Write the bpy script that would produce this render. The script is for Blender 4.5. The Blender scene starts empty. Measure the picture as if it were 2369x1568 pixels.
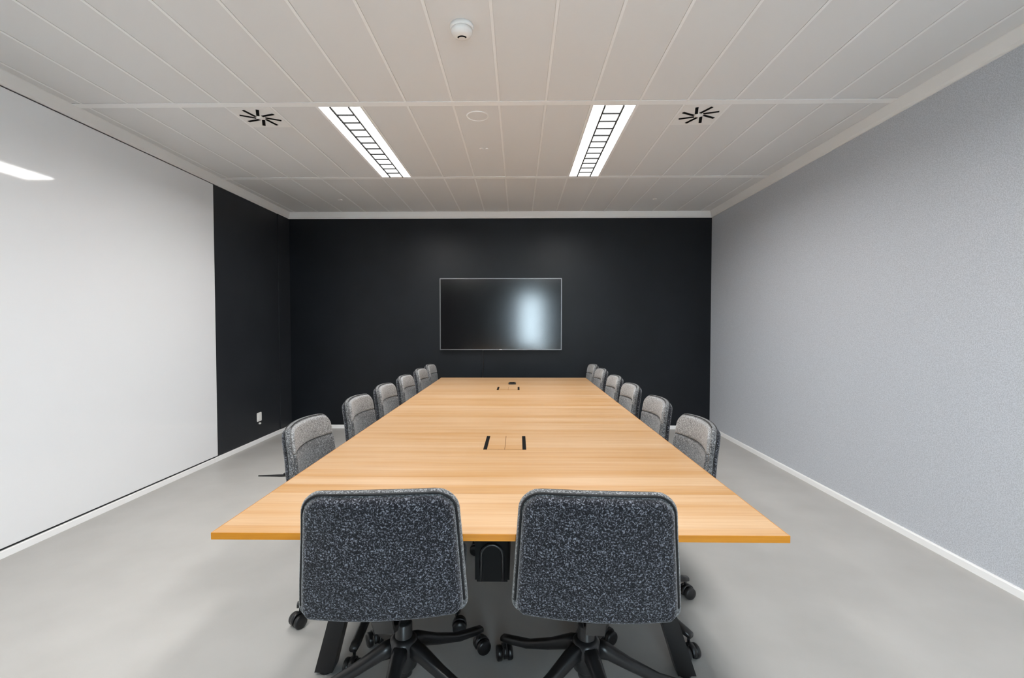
import bpy, bmesh, math, random
from mathutils import Vector, Matrix
random.seed(7)
sc = bpy.context.scene
C = sc.collection

# ------------------------------------------------------------------ camera, world, exposure
cam_d = bpy.data.cameras.new('camera'); cam = bpy.data.objects.new('camera', cam_d); C.objects.link(cam)
cam_d.sensor_fit = 'HORIZONTAL'; cam_d.sensor_width = 36.0; cam_d.lens = 36.0 * 1080 / 2369
cam_d.clip_start = 0.02
cam.location = (0, 0, 1.316)
cam.rotation_euler = (math.pi / 2 - 0.02834, 0, 0.01345)
sc.camera = cam
LAMP = 35.0                     # ceiling luminaires
SKY = 26.0                      # daylight beyond the glazed door behind the camera
w = bpy.data.worlds.new('world'); sc.world = w; w.use_nodes = True
bg = w.node_tree.nodes['Background']
bg.inputs['Color'].default_value = (0.74, 0.87, 1.0, 1); bg.inputs['Strength'].default_value = SKY
sc.view_settings.view_transform = 'Standard'; sc.view_settings.look = 'None'
sc.view_settings.gamma = 1.0; sc.view_settings.use_curve_mapping = False
sc.view_settings.exposure = 0.0

# ------------------------------------------------------------------ room dimensions
XL, XR, YB, YR, ZC = -2.929, 2.436, 5.947, -2.0, 2.752
DX0, DX1, DZ = 0.05, 0.72, 2.25          # door opening in the rear wall
GX0, GW = -0.1242, 0.30                   # ceiling grid
JY = [YR, -1.48, 0.03, 1.54, 3.051, 4.562, YB]
TX0, TX1, TY0, TY1, TZ = -0.856, 0.7456, 1.273, 5.17, 0.74

# ------------------------------------------------------------------ materials
def mat(name, col, rough=0.5, spec=0.5, metal=0.0, coat=0.0, coat_rough=0.1):
    m = bpy.data.materials.new(name); m.use_nodes = True
    b = m.node_tree.nodes['Principled BSDF']
    b.inputs['Base Color'].default_value = (*col, 1); b.inputs['Roughness'].default_value = rough
    b.inputs['Specular IOR Level'].default_value = spec; b.inputs['Metallic'].default_value = metal
    b.inputs['Coat Weight'].default_value = coat; b.inputs['Coat Roughness'].default_value = coat_rough
    return m
def nodes(m): return m.node_tree.nodes, m.node_tree.links, m.node_tree.nodes['Principled BSDF']
def noise(m, scale, detail=4, rough=0.5, stretch=(1, 1, 1), dist=0.0):
    n, l, b = nodes(m)
    tc = n.new('ShaderNodeTexCoord'); mp = n.new('ShaderNodeMapping'); t = n.new('ShaderNodeTexNoise')
    mp.inputs['Scale'].default_value = stretch
    l.new(tc.outputs['Object'], mp.inputs['Vector']); l.new(mp.outputs['Vector'], t.inputs['Vector'])
    t.inputs['Scale'].default_value = scale; t.inputs['Detail'].default_value = detail
    t.inputs['Roughness'].default_value = rough; t.inputs['Distortion'].default_value = dist
    return t
def ramp(m, src, stops):
    n, l, b = nodes(m); r = n.new('ShaderNodeValToRGB')
    e = r.color_ramp.elements
    while len(e) < len(stops): e.new(0.5)
    for k, (p, c) in enumerate(stops): e[k].position = p; e[k].color = (*c, 1)
    l.new(src, r.inputs['Fac']); return r
def bump(m, src, strength, dist=0.01):
    n, l, b = nodes(m); u = n.new('ShaderNodeBump')
    u.inputs['Strength'].default_value = strength; u.inputs['Distance'].default_value = dist
    l.new(src, u.inputs['Height']); l.new(u.outputs['Normal'], b.inputs['Normal'])
def speckled(name, c0, c1, scale, lo=0.35, hi=0.65, rough=0.5, spec=0.5, bmp=0.0, bd=0.002, detail=3, stretch=(1, 1, 1)):
    m = mat(name, c0, rough, spec); n, l, b = nodes(m)
    t = noise(m, scale, detail, stretch=stretch); r = ramp(m, t.outputs['Fac'], [(lo, c0), (hi, c1)])
    l.new(r.outputs['Color'], b.inputs['Base Color'])
    if bmp: bump(m, t.outputs['Fac'], bmp, bd)
    return m

M = {}
M['floor'] = speckled('floor_vinyl', (0.425, 0.415, 0.396), (0.470, 0.460, 0.442), 3.5, 0.3, 0.7, 0.42, 0.35, detail=8)
M['dark_wall'] = speckled('charcoal_paint', (0.0040, 0.0056, 0.0080), (0.0068, 0.0092, 0.0130), 2.2, 0.3, 0.7, 0.42, 0.32, 0.12, 0.004, detail=9)
M['dark_wall_side'] = speckled('charcoal_side_wall', (0.017, 0.0195, 0.024), (0.023, 0.026, 0.031), 2.2, 0.3, 0.7, 0.5, 0.4, 0.12, 0.004, detail=9)  # left wall and corner boxing, a lighter charcoal than the end wall
M['grey_wall'] = speckled('grey_fleck_wall', (0.47, 0.49, 0.53), (0.62, 0.645, 0.69), 190, 0.38, 0.62, 0.6, 0.3, 0.25, 0.002)
M['rear_wall'] = mat('rear_wall_paint', (0.07, 0.07, 0.075), 0.7, 0.3)
M['panel'] = mat('ceiling_panel_white', (0.825, 0.82, 0.815), 0.55, 0.3)
M['bar'] = mat('ceiling_bar_white', (0.99, 0.99, 0.985), 0.45, 0.4)
M['plenum'] = mat('plenum_grey', (0.5, 0.49, 0.47), 0.8, 0.2)
M['trim'] = mat('cornice_white', (0.90, 0.885, 0.865), 0.5, 0.4)
M['base'] = mat('baseboard_white', (0.95, 0.95, 0.95), 0.35, 0.4)
M['board'] = mat('whiteboard_enamel', (0.88, 0.885, 0.90), 0.05, 0.75)
M['black'] = mat('black_powder_coat', (0.010, 0.010, 0.011), 0.38, 0.5)
M['plastic'] = mat('black_plastic', (0.012, 0.012, 0.013), 0.32, 0.5)
M['matt'] = mat('matt_black', (0.006, 0.006, 0.006), 0.7, 0.15)
M['blade'] = mat('louvre_dark', (0.05, 0.05, 0.05), 0.5, 0.3)
M['white'] = mat('white_plastic', (0.93, 0.92, 0.90), 0.4, 0.4)
M['offwhite'] = mat('offwhite_cover', (0.70, 0.67, 0.64), 0.5, 0.3)
M['chrome'] = mat('chrome', (0.75, 0.76, 0.78), 0.18, 0.5, 1.0)
M['bezel'] = mat('brushed_bezel', (0.22, 0.22, 0.23), 0.35, 0.5, 0.8)
M['screen'] = mat('tv_screen', (0.002, 0.002, 0.003), 0.155, 1.0)
M['seam'] = mat('dark_wood_seam', (0.13, 0.065, 0.025), 0.7, 0.2)
M['hole'] = mat('slot_black', (0.004, 0.004, 0.004), 0.9, 0.1)
M['piping'] = mat('black_piping', (0.012, 0.012, 0.013), 0.6, 0.3)
M['alu'] = mat('door_aluminium', (0.35, 0.36, 0.37), 0.35, 0.5, 0.7)

# wool tweed: dark rear pad and seat, mid rim and lumbar, pale front pad
def tweed(name, stops, scale):
    m = mat(name, (0.1, 0.1, 0.1), 0.9, 0.25); n, l, b = nodes(m)
    t = noise(m, scale, 3, 0.6, dist=0.6)
    r = ramp(m, t.outputs['Fac'], stops)
    l.new(r.outputs['Color'], b.inputs['Base Color']); bump(m, t.outputs['Fac'], 0.6, 0.003)
    b.inputs['Sheen Weight'].default_value = 0.3; b.inputs['Sheen Roughness'].default_value = 0.4
    return m
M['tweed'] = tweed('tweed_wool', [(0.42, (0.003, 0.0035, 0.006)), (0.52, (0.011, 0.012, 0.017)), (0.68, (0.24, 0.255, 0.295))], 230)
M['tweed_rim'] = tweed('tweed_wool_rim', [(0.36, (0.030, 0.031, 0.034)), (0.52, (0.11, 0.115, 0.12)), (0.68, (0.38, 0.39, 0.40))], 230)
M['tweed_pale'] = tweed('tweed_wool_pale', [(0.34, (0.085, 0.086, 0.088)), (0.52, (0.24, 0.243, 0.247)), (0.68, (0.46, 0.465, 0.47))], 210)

# table wood: staves lying across the table, grain along X
def wood(name, cols, rough=0.36):
    m = mat(name, cols[1], rough, 0.4); n, l, b = nodes(m)
    tc = n.new('ShaderNodeTexCoord'); sep = n.new('ShaderNodeSeparateXYZ'); l.new(tc.outputs['Object'], sep.inputs['Vector'])
    # random tone per stave (0.09 m wide)
    dv = n.new('ShaderNodeMath'); dv.operation = 'DIVIDE'; dv.inputs[1].default_value = 0.088; l.new(sep.outputs['Y'], dv.inputs[0])
    fl = n.new('ShaderNodeMath'); fl.operation = 'FLOOR'; l.new(dv.outputs[0], fl.inputs[0])
    fr = n.new('ShaderNodeMath'); fr.operation = 'FRACT'; l.new(dv.outputs[0], fr.inputs[0])
    wn = n.new('ShaderNodeTexWhiteNoise'); wn.noise_dimensions = '1D'; l.new(fl.outputs[0], wn.inputs['W'])
    g1 = noise(m, 1.0, 5, 0.6, (0.9, 22, 4), 0.3)
    g2 = noise(m, 1.0, 4, 0.6, (2.5, 120, 8), 0.2)
    mx = n.new('ShaderNodeMath'); mx.operation = 'MULTIPLY_ADD'; mx.inputs[1].default_value = 0.30
    l.new(wn.outputs['Value'], mx.inputs[0]); l.new(g1.outputs['Fac'], mx.inputs[2])
    r = ramp(m, mx.outputs[0], [(0.38, cols[0]), (0.62, cols[1]), (0.90, cols[2])])
    r2 = ramp(m, g2.outputs['Fac'], [(0.30, (0.80, 0.74, 0.66)), (0.55, (1, 1, 1))])
    mm = n.new('ShaderNodeMix'); mm.data_type = 'RGBA'; mm.blend_type = 'MULTIPLY'; mm.inputs[0].default_value = 0.6
    l.new(r.outputs['Color'], mm.inputs[6]); l.new(r2.outputs['Color'], mm.inputs[7])
    # fine dark glue line between staves, broken along X
    ln = n.new('ShaderNodeMath'); ln.operation = 'LESS_THAN'; ln.inputs[1].default_value = 0.035; l.new(fr.outputs[0], ln.inputs[0])
    g3 = noise(m, 1.0, 2, 0.5, (1.6, 11.36, 1)); gr = ramp(m, g3.outputs['Fac'], [(0.42, (0, 0, 0)), (0.58, (1, 1, 1))])
    lm = n.new('ShaderNodeMath'); lm.operation = 'MULTIPLY'; l.new(ln.outputs[0], lm.inputs[0]); l.new(gr.outputs['Color'], lm.inputs[1])
    lk = n.new('ShaderNodeMath'); lk.operation = 'MULTIPLY'; lk.inputs[1].default_value = 0.45; l.new(lm.outputs[0], lk.inputs[0])
    m2 = n.new('ShaderNodeMix'); m2.data_type = 'RGBA'; m2.blend_type = 'MIX'
    l.new(lk.outputs[0], m2.inputs[0]); l.new(mm.outputs[2], m2.inputs[6]); m2.inputs[7].default_value = (0.26, 0.12, 0.035, 1)
    l.new(m2.outputs[2], b.inputs['Base Color'])
    return m
M['wood'] = wood('beech_top', [(0.42, 0.225, 0.080), (0.470, 0.290, 0.150), (0.520, 0.355, 0.215)])
M['edge'] = speckled('beech_edge', (0.50, 0.185, 0.008), (0.57, 0.230, 0.016), 6, 0.3, 0.7, 0.4, 0.4, stretch=(1, 1, 20))

def emis(name, col, s):
    m = bpy.data.materials.new(name); m.use_nodes = True; n = m.node_tree.nodes; n.clear()
    o = n.new('ShaderNodeOutputMaterial'); e = n.new('ShaderNodeEmission')
    e.inputs['Color'].default_value = (*col, 1); e.inputs['Strength'].default_value = s
    m.node_tree.links.new(e.outputs[0], o.inputs['Surface']); return m
M['glow'] = emis('lamp_glow', (1.0, 0.985, 0.96), 7.5)
M['tube'] = emis('lamp_louvre_glow', (1.0, 0.985, 0.96), 2.0)
m = bpy.data.materials.new('door_glass'); m.use_nodes = True; n = m.node_tree.nodes; n.clear()
o = n.new('ShaderNodeOutputMaterial'); mx = n.new('ShaderNodeMixShader'); tr = n.new('ShaderNodeBsdfTransparent'); gl = n.new('ShaderNodeBsdfGlossy')
gl.inputs['Roughness'].default_value = 0.02; mx.inputs[0].default_value = 0.08; tr.inputs['Color'].default_value = (0.95, 0.98, 0.97, 1)
for a, bb in ((tr.outputs[0], mx.inputs[1]), (gl.outputs[0], mx.inputs[2]), (mx.outputs[0], o.inputs['Surface'])): m.node_tree.links.new(a, bb)
M['glass'] = m

# ------------------------------------------------------------------ mesh helpers
def obj(name, bm, m, parent=None, smooth=False, loc=None):
    me = bpy.data.meshes.new(name)
    bmesh.ops.recalc_face_normals(bm, faces=bm.faces[:])
    bm.to_mesh(me); bm.free()
    if isinstance(m, str): m = M[m]
    me.materials.append(m)
    if smooth: me.shade_smooth()
    o = bpy.data.objects.new(name, me); C.objects.link(o)
    if parent: o.parent = parent
    if loc: o.location = loc
    return o
def inst(o, parent, loc=None, rotz=None, name=None):
    c = o.copy(); C.objects.link(c); c.parent = parent
    if name: c.name = name
    if loc is not None: c.location = loc
    if rotz is not None: c.rotation_euler = (0, 0, rotz)
    return c
def tag(o, label=None, cat=None, group=None, kind=None):
    if label: o['label'] = label
    if cat: o['category'] = cat
    if group: o['group'] = group
    if kind: o['kind'] = kind
    return o
def empty(name, loc=(0, 0, 0), rz=0):
    o = bpy.data.objects.new(name, None); C.objects.link(o); o.location = loc; o.rotation_euler = (0, 0, rz)
    o.empty_display_size = 0.1; return o
def box(bm, x0, x1, y0, y1, z0, z1, bev=0.0):
    g = bmesh.ops.create_cube(bm, size=1.0)['verts']
    bmesh.ops.scale(bm, vec=(x1 - x0, y1 - y0, z1 - z0), verts=g)
    bmesh.ops.translate(bm, vec=((x0 + x1) / 2, (y0 + y1) / 2, (z0 + z1) / 2), verts=g)
    if bev:
        ed = list({e for v in g for e in v.link_edges})
        bmesh.ops.bevel(bm, geom=ed, offset=bev, segments=2, affect='EDGES')
    return bm
def B(*a, **k): return box(bmesh.new(), *a, **k)
def lathe(bm, prof, n=32, axis='Z', origin=(0, 0, 0)):
    rings = []
    for r, z in prof:
        rings.append([bm.verts.new((origin[0] + r * math.cos(2 * math.pi * i / n), origin[1] + r * math.sin(2 * math.pi * i / n), origin[2] + z)) for i in range(n)])
    for a, b_ in zip(rings, rings[1:]):
        for i in range(n): bm.faces.new((a[i], a[(i + 1) % n], b_[(i + 1) % n], b_[i]))
    bm.faces.new(rings[0][::-1]); bm.faces.new(rings[-1]); return bm
def tube(bm, pts, r, n=8, closed=False):
    P = [Vector(p) for p in pts]; rings = []
    rr = r if isinstance(r, (list, tuple)) else [r] * len(P)
    up = None
    for k, p in enumerate(P):
        a = P[k - 1] if (k > 0 or closed) else P[k]; c = P[(k + 1) % len(P)] if (k < len(P) - 1 or closed) else P[k]
        d = (c - a).normalized()
        if up is None: up = Vector((0, 0, 1)) if abs(d.z) < 0.9 else Vector((1, 0, 0))
        s = d.cross(up).normalized(); up = s.cross(d).normalized()
        rings.append([bm.verts.new(p + s * rr[k] * math.cos(2 * math.pi * i / n) + up * rr[k] * math.sin(2 * math.pi * i / n)) for i in range(n)])
    seq = list(zip(rings, rings[1:])) + ([(rings[-1], rings[0])] if closed else [])
    for a, b_ in seq:
        for i in range(n): bm.faces.new((a[i], a[(i + 1) % n], b_[(i + 1) % n], b_[i]))
    if not closed: bm.faces.new(rings[0][::-1]); bm.faces.new(rings[-1])
    return bm
def loft(bm, secs):
    """secs: list of closed loops (same count)"""
    R = [[bm.verts.new(p) for p in s] for s in secs]; n = len(R[0])
    for a, b_ in zip(R, R[1:]):
        for i in range(n): bm.faces.new((a[i], a[(i + 1) % n], b_[(i + 1) % n], b_[i]))
    bm.faces.new(R[0][::-1]); bm.faces.new(R[-1]); return bm

# ------------------------------------------------------------------ room shell
T = 0.12
tag(obj('floor', B(XL - T, XR + T, YR - T, YB + T, -0.1, 0), 'floor'), 'pale warm grey seamless floor of the meeting room', kind='structure')
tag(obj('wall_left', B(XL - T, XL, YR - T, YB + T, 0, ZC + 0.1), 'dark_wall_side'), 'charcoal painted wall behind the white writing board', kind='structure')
tag(obj('wall_back', B(XL, XR, YB, YB + T, 0, ZC + 0.1), 'dark_wall'), 'charcoal painted end wall carrying the television', kind='structure')
tag(obj('wall_right', B(XR, XR + T, YR - T, YB + T, 0, ZC + 0.1), 'grey_wall'), 'long bare pale grey wall with fine fleck', kind='structure')
bm = B(XL, DX0, YR - T, YR, 0, ZC + 0.1); box(bm, DX1, XR, YR - T, YR, 0, ZC + 0.1); box(bm, DX0, DX1, YR - T, YR, DZ, ZC + 0.1)
tag(obj('wall_rear', bm, 'rear_wall'), 'dark grey wall behind the viewpoint with a glazed door', kind='structure')
d = tag(empty('door_1', ((DX0 + DX1) / 2, YR - T / 2, 0)), 'glazed door to daylight behind the viewpoint', kind='structure')
hw = (DX1 - DX0) / 2
bm = B(-hw, -hw + 0.06, -0.03, 0.03, 0, DZ); box(bm, hw - 0.06, hw, -0.03, 0.03, 0, DZ); box(bm, -hw + 0.06, hw - 0.06, -0.03, 0.03, DZ - 0.06, DZ); box(bm, -hw + 0.06, hw - 0.06, -0.03, 0.03, 0, 0.08)
obj('door_frame', bm, 'alu', d)
obj('glass_pane', B(-hw + 0.06, hw - 0.06, -0.004, 0.004, 0.08, DZ - 0.06), 'glass', d)
bm = tube(bmesh.new(), [(hw - 0.10, 0.03, 0.98), (hw - 0.10, 0.07, 0.98), (hw - 0.10, 0.07, 1.35), (hw - 0.10, 0.03, 1.35)], 0.010)
obj('handle', bm, 'chrome', d, True)
# light portal in the opening (guides sky light, gives none itself)
pl = bpy.data.lights.new('door_portal', 'AREA'); pl.shape = 'RECTANGLE'; pl.size = DX1 - DX0; pl.size_y = DZ
try: pl.cycles.is_portal = True
except Exception: pass
po = bpy.data.objects.new('door_portal', pl); C.objects.link(po); po.location = ((DX0 + DX1) / 2, YR - T - 0.02, DZ / 2); po.rotation_euler = (math.pi / 2, 0, math.pi)

# mitred trims running round the room
def ring_trim(side, prof):
    """prof: list of (offset from wall, z); mitred at both ends"""
    ends = []
    for e in (0, 1):
        s = []
        for o_, z in prof:
            if side == 'left': p = (XL + o_, (YR + o_) if e == 0 else (YB - o_), z)
            if side == 'right': p = (XR - o_, (YR + o_) if e == 0 else (YB - o_), z)
            if side == 'back': p = ((XL + o_) if e == 0 else (XR - o_), YB - o_, z)
            if side == 'rear': p = ((XL + o_) if e == 0 else (XR - o_), YR + o_, z)
            s.append(p)
        ends.append(s)
    return loft(bmesh.new(), ends)
cor = [(0.0, ZC - 0.078), (0.010, ZC - 0.078), (0.012, ZC - 0.070), (0.020, ZC - 0.060), (0.040, ZC - 0.006), (0.040, ZC), (0.0, ZC)]
for k, s in enumerate(('left', 'back', 'right', 'rear')):
    tag(obj('trim_%d' % (k + 1), ring_trim(s, cor), 'trim'), {'left': 'off-white sloped cornice above the writing board', 'back': 'off-white cornice above the charcoal end wall', 'right': 'off-white cornice above the pale grey wall', 'rear': 'off-white cornice behind the viewpoint'}[s], kind='structure')
bs = [(0.0, 0.0), (0.014, 0.0), (0.014, 0.038), (0.010, 0.044), (0.0, 0.044)]
for s in ('left', 'back', 'right'):
    tag(obj('baseboard_' + s, ring_trim(s, bs), 'base'), {'left': 'low white baseboard below the writing board', 'back': 'low white baseboard along the charcoal end wall', 'right': 'low bright white baseboard along the grey wall'}[s], kind='structure')
tag(obj('trim_5', B(XL, XL + 0.012, 5.665, YB, 0.045, ZC - 0.079, 0.002), 'dark_wall_side'), 'slim charcoal boxing in the far left corner', kind='structure')

# ceiling: plenum slab, plank panels, bars
ceil = tag(obj('ceiling', B(XL, XR, YR, YB, ZC + 0.03, ZC + 0.1), 'plenum'), 'suspended ceiling of long off-white metal planks', kind='structure')
cols = [XL + 0.002] + [GX0 + GW * k for k in range(-9, 9)] + [XR - 0.002]
gap = 0.006
used = set()
LAMP_COLS = [(GX0 - 4 * GW), (GX0 + 2 * GW)]
DIF_COLS = [(GX0 - 6 * GW), (GX0 + 4 * GW)]
mesh_cache = {}
def panel(x0, x1, y0, y1):
    key = (round(x1 - x0, 3), round(y1 - y0, 3))
    if key not in mesh_cache:
        a, b_ = key; bm = B(-a / 2, a / 2, -b_ / 2, b_ / 2, 0, 0.02, 0.0025)
        o = obj('ceiling_panel', bm, 'panel', ceil); mesh_cache[key] = o.data
    else:
        o = bpy.data.objects.new('ceiling_panel', mesh_cache[key]); C.objects.link(o); o.parent = ceil
    o.location = ((x0 + x1) / 2, (y0 + y1) / 2, ZC)
CB = 0.027
for r_ in range(len(JY) - 1):
    y0, y1 = JY[r_] + (CB if r_ else 0.002), JY[r_ + 1] - (CB if r_ < len(JY) - 2 else 0.002)
    for c_ in range(len(cols) - 1):
        x0, x1 = cols[c_], cols[c_ + 1]
        g0 = gap if c_ else 0; g1 = gap if c_ < len(cols) - 2 else 0
        lampc = any(abs(x0 - q) < 1e-3 for q in LAMP_COLS); difc = any(abs(x0 - q) < 1e-3 for q in DIF_COLS)
        if r_ in (2, 4) and lampc: continue
        if r_ == 4 and difc: panel(x0 + g0, x1 - g1, y0 + 0.314, y1); continue
        panel(x0 + g0, x1 - g1, y0, y1)
lb = None
for x in cols[1:-1]:
    for r_ in range(len(JY) - 1):
        y0, y1 = JY[r_] + (CB if r_ else 0.0), JY[r_ + 1] - (CB if r_ < len(JY) - 2 else 0.0)
        obj('ceiling_bar', B(x - 0.0075, x + 0.0075, y0, y1, ZC - 0.0025, ZC - 0.0002), 'bar', ceil)
for y in JY[1:-1]:
    obj('cross_bar', B(XL + 0.002, XR - 0.002, y - CB - 0.001, y + CB + 0.001, ZC - 0.004, ZC - 0.0002), 'bar', ceil)

# ------------------------------------------------------------------ luminaires
def luminaire(label, x0, y0, y1, grp):
    cx = x0 + GW / 2; L = (y1 - y0)
    t_ = tag(empty('ceiling_light', (cx, (y0 + y1) / 2, ZC)), label, 'ceiling light', grp)
    W2, L2 = 0.141, L / 2 - 0.004
    obj('housing', B(-W2, W2, -L2, L2, 0.004, 0.026), 'white', t_)
    bm = B(-W2, -W2 + 0.004, -L2, L2, -0.004, 0.004); box(bm, W2 - 0.004, W2, -L2, L2, -0.004, 0.004)
    box(bm, -W2 + 0.004, W2 - 0.004, -L2, -L2 + 0.004, -0.004, 0.004); box(bm, -W2 + 0.004, W2 - 0.004, L2 - 0.004, L2, -0.004, 0.004)
    obj('frame', bm, 'bar', t_)
    for s in (-1, 1):
        a, b_ = sorted((s * 0.067, s * (W2 - 0.004)))
        obj('diffuser_panel', B(a, b_, -L2 + 0.004, L2 - 0.004, 0.0, 0.004), 'glow', t_)
        a, b_ = sorted((s * 0.057, s * 0.067))
        obj('louvre_rail', B(a, b_, -L2 + 0.004, L2 - 0.004, -0.009, 0.004), 'blade', t_)
    obj('tube_panel', B(-0.057, 0.057, -L2 + 0.004, L2 - 0.004, 0.0, 0.004), 'tube', t_)
    al = bpy.data.lights.new('lamp_light', 'AREA'); al.shape = 'RECTANGLE'; al.size = 2 * W2 - 0.01; al.size_y = 2 * L2 - 0.01
    al.energy = LAMP; al.color = (1.0, 0.985, 0.96); al.spread = math.radians(164)
    ao = bpy.data.objects.new('lamp_light', al); C.objects.link(ao); ao.parent = t_; ao.location = (0, 0, -0.014)
    first = None
    for k in range(1, 12):
        yy = -L2 + k * 2 * L2 / 12
        if first is None: first = obj('louvre_blade', B(-0.057, 0.057, -0.0025, 0.0025, -0.009, 0.0), 'blade', t_); first.location = (0, yy, 0)
        else: inst(first, t_, (0, yy, 0))
    return t_
luminaire('recessed louvred light nearer the whiteboard, above the table', LAMP_COLS[0], JY[4] + CB, JY[5] - CB, 'recessed louvred lights')
luminaire('recessed louvred light nearer the pale grey wall, above the table', LAMP_COLS[1], JY[4] + CB, JY[5] - CB, 'recessed louvred lights')
luminaire('recessed louvred light overhead out of view, whiteboard side', LAMP_COLS[0], JY[2] + CB, JY[3] - CB, 'recessed louvred lights')
luminaire('recessed louvred light overhead out of view, grey wall side', LAMP_COLS[1], JY[2] + CB, JY[3] - CB, 'recessed louvred lights')

# swirl air diffusers
def diffuser(label, x0):
    t_ = tag(empty('air_diffuser', (x0 + GW / 2, JY[4] + CB + 0.156, ZC)), label, 'air vent', 'swirl air diffusers')
    obj('plate', B(-0.144, 0.144, -0.154, 0.154, -0.005, 0.012, 0.002), 'white', t_)
    obj('hub', lathe(bmesh.new(), [(0.020, 0.0), (0.022, -0.010), (0.016, -0.013)], 20), 'white', t_, True)
    bm = B(0.0, 0.100, -0.0100, 0.0100, -0.0075, -0.0045, 0.001)
    sl = None
    for k in range(8):
        a = 2 * math.pi * k / 8 + 0.47
        px, py = 0.028 * math.cos(a) + 0.016 * math.sin(a), 0.028 * math.sin(a) - 0.016 * math.cos(a)
        if sl is None: sl = obj('swirl_slot', bm, 'hole', t_); sl.location = (px, py, 0); sl.rotation_euler = (0, 0, a)
        else: inst(sl, t_, (px, py, 0), a)
diffuser('white square swirl air vent with black slots, whiteboard side', DIF_COLS[0])
diffuser('white square swirl air vent with black slots, grey wall side', DIF_COLS[1])

# smoke detector
t_ = tag(empty('smoke_detector', (-0.271, 2.275, ZC)), 'round white smoke detector on the ceiling near the front', 'smoke detector')
obj('base', lathe(bmesh.new(), [(0.056, 0.0), (0.056, -0.016), (0.053, -0.019)], 40), 'white', t_, True)
obj('dome', lathe(bmesh.new(), [(0.0505, -0.019), (0.0505, -0.032), (0.045, -0.044), (0.030, -0.050), (0.012, -0.051)], 40), 'white', t_, True)
bm = tube(bmesh.new(), [(0.020 * math.cos(a), 0.012 + 0.018 * math.sin(a), -0.0505) for a in [math.radians(200 + 14 * k) for k in range(11)]], 0.0042, 6)
obj('vent_slot', bm, 'hole', t_)
# round speaker cover
t_ = tag(empty('ceiling_speaker', (-0.279, 3.236, ZC)), 'flush round off-white speaker cover in the middle ceiling plank', 'speaker')
obj('cover', lathe(bmesh.new(), [(0.068, 0.0), (0.068, -0.002), (0.010, -0.0025)], 48), 'panel', t_)
bm = tube(bmesh.new(), [(0.072 * math.cos(2 * math.pi * k / 48), 0.072 * math.sin(2 * math.pi * k / 48), -0.001) for k in range(48)], 0.0045, 6, True)
obj('rim', bm, 'bar', t_, True)
def dot(name, label, cat, x, y, r_, dark=False):
    t_ = tag(empty(name, (x, y, ZC)), label, cat)
    bm = tube(bmesh.new(), [(r_ * math.cos(2 * math.pi * k / 24), r_ * math.sin(2 * math.pi * k / 24), -0.001) for k in range(24)], r_ * 0.22, 6, True)
    obj('ring', bm, 'bar', t_, True)
    obj('cap', lathe(bmesh.new(), [(r_ * 0.8, 0.0), (r_ * 0.8, -0.003), (r_ * 0.4, -0.005)], 20), 'offwhite', t_, True)
dot('ceiling_sensor', 'tiny round ceiling sensor, left of the close pair behind the speaker cover', 'sensor', -0.299, 3.828, 0.013)
dot('ceiling_sensor', 'tiny round ceiling sensor, right of the close pair behind the speaker cover', 'sensor', -0.255, 3.829, 0.010)
dot('sprinkler_cap', 'tiny pale sprinkler cap in the far ceiling row, whiteboard side', 'sprinkler', -2.03, 5.34, 0.020)
dot('sprinkler_cap', 'tiny pale sprinkler cap in the far ceiling row, grey wall side', 'sprinkler', 1.546, 5.352, 0.020)

# ------------------------------------------------------------------ whiteboard, socket, television
wb = tag(empty('whiteboard', (XL, 1.5, 0)), 'huge glossy white writing board covering most of the left wall', 'whiteboard')
obj('board_face', B(0.006, 0.018, -2.9, 2.953, 0.060, ZC - 0.090, 0.0015), 'board', wb)
obj('mounting_rail', B(0.0, 0.006, -2.85, 2.90, 0.09, ZC - 0.13), 'black', wb)

ws = tag(empty('wall_socket', (XL, 5.205, 0.288)), 'white wall socket low on the charcoal wall left of the table', 'socket')
obj('plate', B(0.0, 0.010, -0.047, 0.047, -0.050, 0.050, 0.006), 'white', ws)
obj('outlet_face', B(0.009, 0.013, -0.030, 0.030, -0.032, 0.032, 0.003), 'white', ws)
obj('plug', B(0.0, 0.022, -0.010, 0.012, -0.082, -0.064, 0.004), 'white', ws)

tv = tag(empty('television', (-0.2205, YB, 1.461)), 'large black wall-mounted television above the far end of the table', 'television')
W2, H2 = 0.766, 0.450
DF = -0.085
obj('back_case', B(-W2 + 0.02, W2 - 0.02, -0.075, -0.035, -H2 + 0.02, H2 - 0.02, 0.008), 'plastic', tv)
obj('wall_bracket', B(-0.25, 0.25, -0.035, 0.0, -0.2, 0.2, 0.003), 'black', tv)
obj('screen', B(-W2 + 0.010, W2 - 0.010, DF + 0.001, -0.074, -H2 + 0.012, H2 - 0.010), 'screen', tv)
bm = B(-W2, -W2 + 0.010, DF - 0.003, -0.070, -H2, H2, 0.002); box(bm, W2 - 0.010, W2, DF - 0.003, -0.070, -H2, H2, 0.002)
box(bm, -W2 + 0.010, W2 - 0.010, DF - 0.003, -0.070, H2 - 0.010, H2, 0.002); box(bm, -W2 + 0.010, W2 - 0.010, DF - 0.003, -0.070, -H2, -H2 + 0.012, 0.002)
obj('bezel', bm, 'bezel', tv)
obj('badge', B(-0.016, 0.016, DF - 0.006, DF - 0.002, -H2 + 0.001, -H2 + 0.011, 0.001), 'chrome', tv)
cb = [(-0.452 + 0.006 * math.sin(z * 9), YB - 0.012 + 0.003 * math.sin(z * 7), z) for z in [1.03 - 0.05 * k for k in range(17)]]
tag(obj('television_cable', tube(bmesh.new(), [(-0.46, YB - 0.028, 1.045)] + cb, 0.0075, 8), 'plastic', smooth=True), 'black cable hanging down the wall below the television', 'cable')

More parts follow.
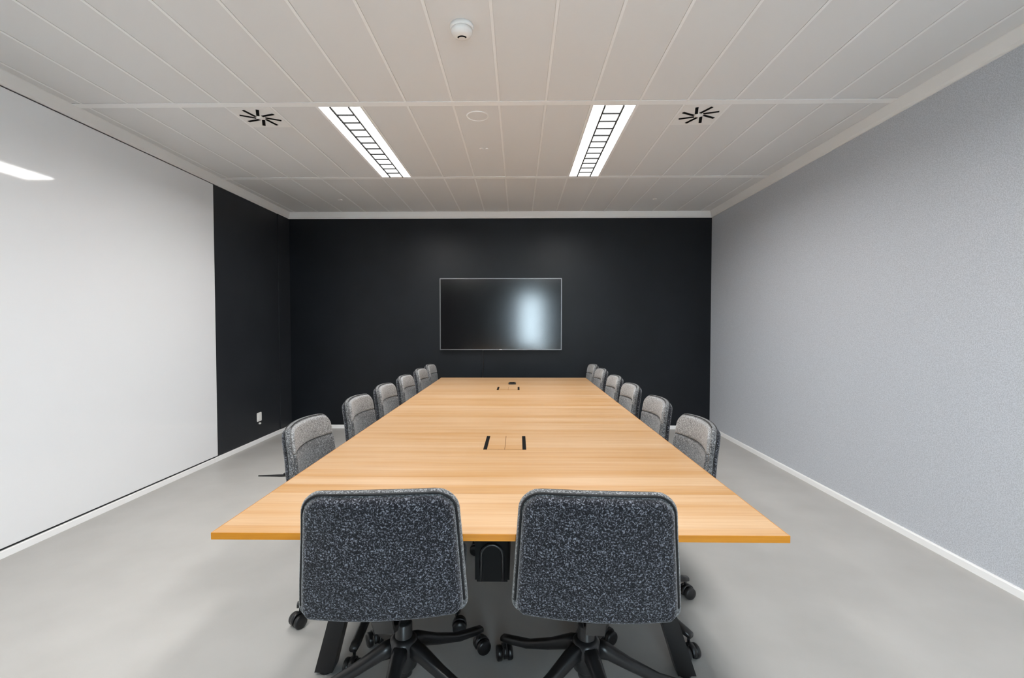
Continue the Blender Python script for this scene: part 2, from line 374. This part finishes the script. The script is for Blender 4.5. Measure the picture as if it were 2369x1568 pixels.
# ------------------------------------------------------------------ conference table
tb = tag(empty('conference_table', ((TX0 + TX1) / 2, 0, 0)), 'long pale beech conference table on black steel legs', 'table')
hx = (TX1 - TX0) / 2
top = obj('tabletop', B(-hx + 0.0015, hx - 0.0015, TY0 + 0.0015, TY1 - 0.0015, TZ - 0.019, TZ, 0.0006), 'wood', tb)
bm = B(-hx, hx, TY0, TY0 + 0.0015, TZ - 0.019, TZ); box(bm, -hx, hx, TY1 - 0.0015, TY1, TZ - 0.019, TZ)
box(bm, -hx, -hx + 0.0015, TY0 + 0.0015, TY1 - 0.0015, TZ - 0.019, TZ); box(bm, hx - 0.0015, hx, TY0 + 0.0015, TY1 - 0.0015, TZ - 0.019, TZ)
obj('edge_band', bm, 'edge', tb)
cxm = (TX0 + TX1) / 2
def leg(s, y, xt, xf):
    bm = bmesh.new(); secs = []
    for z, x, wd in ((0.012, xf, 0.034), (TZ - 0.06, xt, 0.026)):
        secs.append([(x - wd, y - 0.03, z), (x + wd, y - 0.03, z), (x + wd, y + 0.03, z), (x - wd, y + 0.03, z)])
    loft(bm, secs)
    L = obj('leg', bm, 'black', tb)
    obj('foot', lathe(bmesh.new(), [(0.026, 0.0), (0.026, 0.008), (0.012, 0.013)], 16), 'plastic', L, loc=(xf, y, 0))
for y in (1.74,):
    leg(-1, y, -0.558 - cxm, -0.733 - cxm); leg(1, y, 0.415 - cxm, 0.63 - cxm)
    obj('crossbeam', B(-0.59 - cxm, 0.45 - cxm, y - 0.03, y + 0.03, TZ - 0.060, TZ - 0.0195, 0.003), 'black', tb)
obj('pedestal', B(-0.145 - cxm, 0.00 - cxm, 4.05, 4.55, 0.02, TZ - 0.0195, 0.006), 'black', tb)
obj('pedestal_foot', B(-0.165 - cxm, 0.02 - cxm, 4.03, 4.57, 0.0, 0.02, 0.004), 'black', tb)
for x in (-0.40, 0.34):
    obj('rail', B(x - cxm - 0.02, x - cxm + 0.02, 1.77, 4.97, TZ - 0.060, TZ - 0.0195, 0.003), 'black', tb)
tr_x = -0.083 - cxm
obj('cable_tray', B(tr_x - 0.055, tr_x + 0.055, 1.46, 1.70, 0.50, TZ - 0.0195, 0.006), 'matt', tb)
for yy in (1.452,):
    pts = [(tr_x - 0.034, yy, 0.51)] + [(tr_x - 0.034 * math.cos(a) , yy, 0.592 + 0.034 * math.sin(a)) for a in [math.pi * k / 10 for k in range(11)]] + [(tr_x + 0.034, yy, 0.51)]
    obj('tray_handle', tube(bmesh.new(), pts, 0.005, 8), 'plastic', tb, True)
# table power flaps
def flap(label, x, y, wd, dp):
    t_ = tag(empty('power_flap', (x, y, TZ)), label, 'power outlet', 'flush table power flaps')
    for s in (-1, 1):
        a, b_ = sorted((s * 0.0012, s * (wd / 2 - 0.018)))
        obj('lid', B(a, b_, -dp / 2, dp / 2, 0.0002, 0.0016), 'wood', t_)
        a, b_ = sorted((s * (wd / 2 - 0.0165), s * wd / 2))
        obj('cable_slot', B(a, b_, -dp / 2, dp / 2, 0.0002, 0.0014), 'hole', t_)
    bm = B(-wd / 2, wd / 2, -dp / 2 - 0.0015, dp / 2 + 0.0015, 0.0001, 0.0004)
    obj('recess', bm, 'seam', t_)
flap('flush wooden power flap with black slots, nearer on the table', -0.063, 2.287, 0.200, 0.262)
flap('flush wooden power flap with black slots, at the far end', -0.091, 4.275, 0.205, 0.20)
g = tag(empty('remote_control', (-0.060, 4.62, TZ)), 'small black remote lying behind the far power flap', 'remote')
obj('body', B(-0.036, 0.036, -0.055, 0.055, 0.0, 0.011, 0.002), 'plastic', g)
obj('button_pad', B(-0.022, 0.022, -0.035, 0.035, 0.011, 0.012), 'hole', g)

# ------------------------------------------------------------------ chairs
# side profile of the backrest (y, z), from seat junction to top; the sitter faces +Y
PATH = [(-0.255, 0.480), (-0.290, 0.498), (-0.312, 0.525), (-0.326, 0.570), (-0.343, 0.640), (-0.357, 0.715), (-0.369, 0.790), (-0.383, 0.895)]
def bez(path, n=80):
    P = [Vector((0, a, b_)) for a, b_ in path]; out = []
    for k in range(len(P) - 1):
        p0, p1, p2, p3 = P[max(k - 1, 0)], P[k], P[k + 1], P[min(k + 2, len(P) - 1)]
        for j in range(12):
            t_ = j / 12
            out.append(0.5 * ((2 * p1) + (p2 - p0) * t_ + (2 * p0 - 5 * p1 + 4 * p2 - p3) * t_ ** 2 + (3 * p1 - p0 - 3 * p2 + p3) * t_ ** 3))
    out.append(P[-1]); return out
class Track:
    def __init__(s, path):
        s.p = bez(path); s.d = [0.0]
        for a, b_ in zip(s.p, s.p[1:]): s.d.append(s.d[-1] + (b_ - a).length)
        s.L = s.d[-1]
    def at(s, v):
        v = max(0.0, min(s.L, v))
        k = 0
        while k < len(s.d) - 2 and s.d[k + 1] < v: k += 1
        f = (v - s.d[k]) / max(1e-9, s.d[k + 1] - s.d[k])
        p = s.p[k].lerp(s.p[k + 1], f)
        a = s.p[max(0, k - 2)]; b_ = s.p[min(len(s.p) - 1, k + 3)]
        tg = (b_ - a).normalized(); nrm = Vector((0, tg.z, -tg.y))     # points forward / up
        return p, nrm
    def vz(s, z):
        return min(range(len(s.p)), key=lambda k: abs(s.p[k].z - z)) and next((s.d[k] + (z - s.p[k].z) / max(1e-6, (s.p[k + 1].z - s.p[k].z)) * (s.d[k + 1] - s.d[k]) for k in range(len(s.p) - 1) if s.p[k].z <= z <= s.p[k + 1].z), s.L)
BT = Track(PATH)
def hwid(z): return 0.224 - 0.028 * max(0.0, min(1.0, (z - 0.50) / 0.39))
def rowhw(v, v0, v1, hwv, rt, rb):
    d = v1 - v; k = hwv
    if d < rt: k = hwv - (rt - math.sqrt(max(0.0, rt * rt - (rt - d) ** 2)))
    d = v - v0
    if d < rb: k = min(k, hwv - (rb - math.sqrt(max(0.0, rb * rb - (rb - d) ** 2))))
    return k
def kfac(track, v): return 1.0 if track is not BT else 0.35 + 0.65 * min(1.0, max(0.0, (v / BT.L - 0.12) / 0.6))
def arch(track, v): return 0.0 if track is not BT else 0.016 * max(0.0, v / BT.L - 0.35) / 0.65
def pad(track, v0, v1, hwf, rt, rb, T_, bev, off, curve, nu=36, nv=40, bulge=0.0):
    bm = bmesh.new(); front, back = [], []
    def sp(k, n): t_ = k / n; return 0.5 - 0.5 * math.cos(math.pi * t_)
    for j in range(nv + 1):
        v = v0 + (v1 - v0) * sp(j, nv)
        p, nr = track.at(v); h_ = rowhw(v, v0, v1, hwf(p.z), rt, rb)
        fr, bk = [], []
        for i in range(nu + 1):
            u = -1 + 2 * sp(i, nu); s = u * h_
            e = min(h_ * (1 - abs(u)), v - v0, v1 - v) / bev; e = max(0.0, min(1.0, e))
            t_ = T_ / 2 * math.sqrt(max(0.0, 1 - (1 - e) ** 2))
            bl = bulge * (1 - u * u) * math.sin(math.pi * (v - v0) / (v1 - v0))
            cv = curve * kfac(track, v)
            base = p + Vector((s, 0, 0)) + nr * (off + cv * s * s) - Vector((0, nr.z * -1, nr.y)) * (arch(track, v) * (s / 0.2) ** 2)
            fr.append(bm.verts.new(base + nr * (t_ + bl))); bk.append(bm.verts.new(base - nr * t_))
        front.append(fr); back.append(bk)
    for j in range(nv):
        for i in range(nu):
            bm.faces.new((front[j][i], front[j][i + 1], front[j + 1][i + 1], front[j + 1][i]))
            bm.faces.new((back[j][i], back[j + 1][i], back[j + 1][i + 1], back[j][i + 1]))
    bmesh.ops.remove_doubles(bm, verts=bm.verts[:], dist=1e-5)
    return bm
def outline(track, v0, v1, hwf, rt, off, curve, open_bottom=True):
    pts = []
    vs = [v0 + (v1 - v0) * (0.5 - 0.5 * math.cos(math.pi * (k / 26))) for k in range(27)]
    ptop, _ = track.at(v1); ht = rowhw(v1, v0, v1, hwf(ptop.z), rt, 0.0)
    run = [(v, -rowhw(v, v0, v1, hwf(track.at(v)[0].z), rt, 0.0)) for v in vs]
    run += [(v1, ht * (-1 + 2 * k / 14)) for k in range(1, 14)]
    run += [(v, -s) for v, s in run[:len(vs)][::-1]]
    for v, s in run:
            p, nr = track.at(v)
            pts.append(p + Vector((s, 0, 0)) + nr * (off + curve * kfac(track, v) * s * s) - Vector((0, nr.z * -1, nr.y)) * (arch(track, v) * (s / 0.2) ** 2))
    return pts
K = 0.90
def make_chair():
    c = empty('conference_chair')
    vtop = BT.L; vr = BT.vz(0.532); vm = BT.vz(0.526); vs = BT.vz(0.785)
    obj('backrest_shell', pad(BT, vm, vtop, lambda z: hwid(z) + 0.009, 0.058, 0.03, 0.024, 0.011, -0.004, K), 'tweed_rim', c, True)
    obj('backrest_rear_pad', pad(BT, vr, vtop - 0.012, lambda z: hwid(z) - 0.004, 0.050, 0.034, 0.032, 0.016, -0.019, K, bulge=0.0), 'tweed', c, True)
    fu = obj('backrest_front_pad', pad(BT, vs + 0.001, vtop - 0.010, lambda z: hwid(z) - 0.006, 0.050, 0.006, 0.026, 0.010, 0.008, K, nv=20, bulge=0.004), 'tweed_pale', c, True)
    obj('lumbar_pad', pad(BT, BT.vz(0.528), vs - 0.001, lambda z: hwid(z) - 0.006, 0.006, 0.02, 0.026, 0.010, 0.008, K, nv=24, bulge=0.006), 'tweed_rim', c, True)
    for k, (off, ins) in enumerate(((-0.0150, 0.001), (0.0035, 0.001))):
        o_ = outline(BT, vr + 0.03, vtop - 0.004 - ins, lambda z: hwid(z) + 0.001 - ins, 0.052, off, K)
        obj('piping', tube(bmesh.new(), o_, 0.0036, 6), 'piping', c, True)
    # seat
    ST = Track([(-0.262, 0.522), (-0.190, 0.505), (-0.04, 0.490), (0.100, 0.494), (0.175, 0.486), (0.202, 0.457)])
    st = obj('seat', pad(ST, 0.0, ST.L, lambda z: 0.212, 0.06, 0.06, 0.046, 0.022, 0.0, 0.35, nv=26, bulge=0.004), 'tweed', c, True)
    obj('seat_pan', B(-0.19, 0.19, -0.19, 0.15, 0.450, 0.464, 0.005), 'plastic', c)
    bm = loft(bmesh.new(), [[(-0.09, -0.13, 0.450), (0.09, -0.13, 0.450), (0.09, 0.11, 0.450), (-0.09, 0.11, 0.450)], [(-0.05, -0.06, 0.385), (0.05, -0.06, 0.385), (0.05, 0.06, 0.385), (-0.05, 0.06, 0.385)]])
    obj('tilt_mechanism', bm, 'plastic', c)
    obj('lever', tube(bmesh.new(), [(0.05, 0.0, 0.425), (0.16, 0.01, 0.424), (0.175, 0.012, 0.422), (0.195, 0.012, 0.418)], [0.006, 0.006, 0.011, 0.008], 8), 'plastic', c, True)
    bm = bmesh.new(); secs = []
    for y, z, wd, th in ((-0.10, 0.440, 0.026, 0.009), (-0.25, 0.446, 0.026, 0.008), (-0.305, 0.475, 0.026, 0.008), (-0.336, 0.525, 0.026, 0.007), (-0.350, 0.585, 0.024, 0.005)):
        a = 0 if y > -0.26 else (0.7 if y > -0.31 else 1.25)
        dy, dz = math.sin(a) * th, math.cos(a) * th
        secs.append([(-wd, y - dy, z - dz), (wd, y - dy, z - dz), (wd, y + dy, z + dz), (-wd, y + dy, z + dz)])
    obj('back_bracket', loft(bm, secs), 'plastic', c)
    # column
    col = obj('gas_column', lathe(bmesh.new(), [(0.028, 0.125), (0.030, 0.14), (0.029, 0.30), (0.026, 0.305)], 24), 'plastic', c, True)
    obj('piston', lathe(bmesh.new(), [(0.016, 0.303), (0.016, 0.388)], 20), 'black', col, True)
    # star base, each leg with its castor, under one turnable hub
    hub = obj('base_hub', lathe(bmesh.new(), [(0.036, 0.148), (0.044, 0.155), (0.050, 0.215), (0.046, 0.245), (0.034, 0.256)], 28), 'plastic', c, True)
    return c
RB = 0.365
def leg_mesh():
    bm = bmesh.new(); secs = []
    for x, z, wd, th in ((0.030, 0.222, 0.026, 0.028), (0.07, 0.212, 0.024, 0.025), (0.15, 0.168, 0.020, 0.019), (0.25, 0.122, 0.017, 0.015), (RB - 0.02, 0.098, 0.018, 0.013), (RB + 0.012, 0.092, 0.015, 0.011)):
        s = []
        for a in range(12):
            q = 2 * math.pi * a / 12 + math.pi / 12
            cx, cz = math.cos(q), math.sin(q)
            sx = math.copysign(abs(cx) ** 0.6, cx); sz = math.copysign(abs(cz) ** 0.6, cz)
            s.append((x, wd * sx, z + th * sz))
        secs.append(s)
    return loft(bm, secs)
def castor_mesh():
    bm = lathe(bmesh.new(), [(0.006, 0.060), (0.006, 0.088)], 12)
    # hood: a rounded shell above the wheels
    secs = []
    for k in range(11):
        a = math.radians(-20 + 22 * k); 
        secs.append([(0.012 + 0.031 * math.cos(a), sx, 0.0285 + 0.031 * math.sin(a) + 0.0035) for sx in (-0.009, 0.009)] + [(0.012 + 0.024 * math.cos(a), sx, 0.0285 + 0.024 * math.sin(a) + 0.0035) for sx in (0.009, -0.009)])
    loft(bm, secs); return bm
def wheel_mesh():
    bm = bmesh.new(); prof = [(0.010, -0.010), (0.026, -0.010), (0.0285, -0.006), (0.0285, 0.006), (0.026, 0.009), (0.012, 0.012)]
    lathe(bm, prof, 24)
    bmesh.ops.rotate(bm, cent=(0, 0, 0), matrix=Matrix.Rotation(math.pi / 2, 3, 'X'), verts=bm.verts[:])
    return bm
LEG = obj('base_leg', leg_mesh(), 'plastic', None, True); CAST = obj('castor', castor_mesh(), 'plastic', None, True); WH = obj('wheel', wheel_mesh(), 'plastic', None, True)
for o_ in (LEG, CAST, WH): C.objects.unlink(o_)
def base_for(c, phase, rng):
    for k in range(5):
        a = math.radians(phase + 72 * k)
        inst(LEG, c, (0, 0, 0), a)
        ct = inst(CAST, c, (RB * math.cos(a), RB * math.sin(a), 0), a + rng.uniform(-0.7, 0.7))
        for s in (-1, 1):
            wl = inst(WH, ct, (0.012, s * 0.0205, 0.0285))
            if s < 0: wl.rotation_euler = (0, 0, math.pi); 
proto = make_chair(); bpy.context.view_layer.update()
first = [True]
rng = random.Random(3)
def bare_copy(o, parent=None):
    c = o.copy(); C.objects.link(c); c.parent = parent
    for ch in o.children:
        if ch.name.split('.')[0] in ('base_leg', 'castor'): continue
        bare_copy(ch, c)
    return c
def place(x, y, rz, phase, label, group):
    if first[0]: c = proto; first[0] = False
    else: c = bare_copy(proto)
    c.location = (x, y, 0); c.rotation_euler = (0, 0, rz)
    base_for(c, phase - math.degrees(rz), rng)
    return tag(c, label, 'chair', group)
GF, GS = 'chairs at the near end of the table', 'chairs along the long table sides'
place(-0.392, 1.565, math.radians(4.5), 50, 'grey tweed swivel chair seen from behind, left of the two at the near end', GF)
place(0.232, 1.565, math.radians(-4.0), 69, 'grey tweed swivel chair seen from behind, right of the two at the near end', GF)
order = ['nearest', 'second', 'third', 'fourth', 'fifth', 'farthest']
LY = [2.10, 2.77, 3.34, 3.94, 4.57, 5.08]
RY = [2.125, 2.74, 3.38, 3.95, 4.60, 5.12]
LPH = [195] + [-90] * 5; RPH = [90] * 6
for k in range(6):
    c = place(-0.605, LY[k], -math.pi / 2, LPH[k], 'grey tweed swivel chair on the whiteboard side, %s of six from the camera' % order[k], GS)
    if k == 0:
        bm = tube(bmesh.new(), [(0.06, -0.372, 0.655), (0.07, -0.44, 0.655), (0.075, -0.54, 0.655)], [0.006, 0.006, 0.003], 8)
        tube(bm, [(0.05, -0.375, 0.695), (0.07, -0.430, 0.660)], 0.005, 8)
        obj('rear_hook', bm, 'plastic', c)
for k in range(6):
    place(0.462, RY[k], math.pi / 2, RPH[k], 'grey tweed swivel chair on the grey wall side, %s of six from the camera' % order[k], GS)
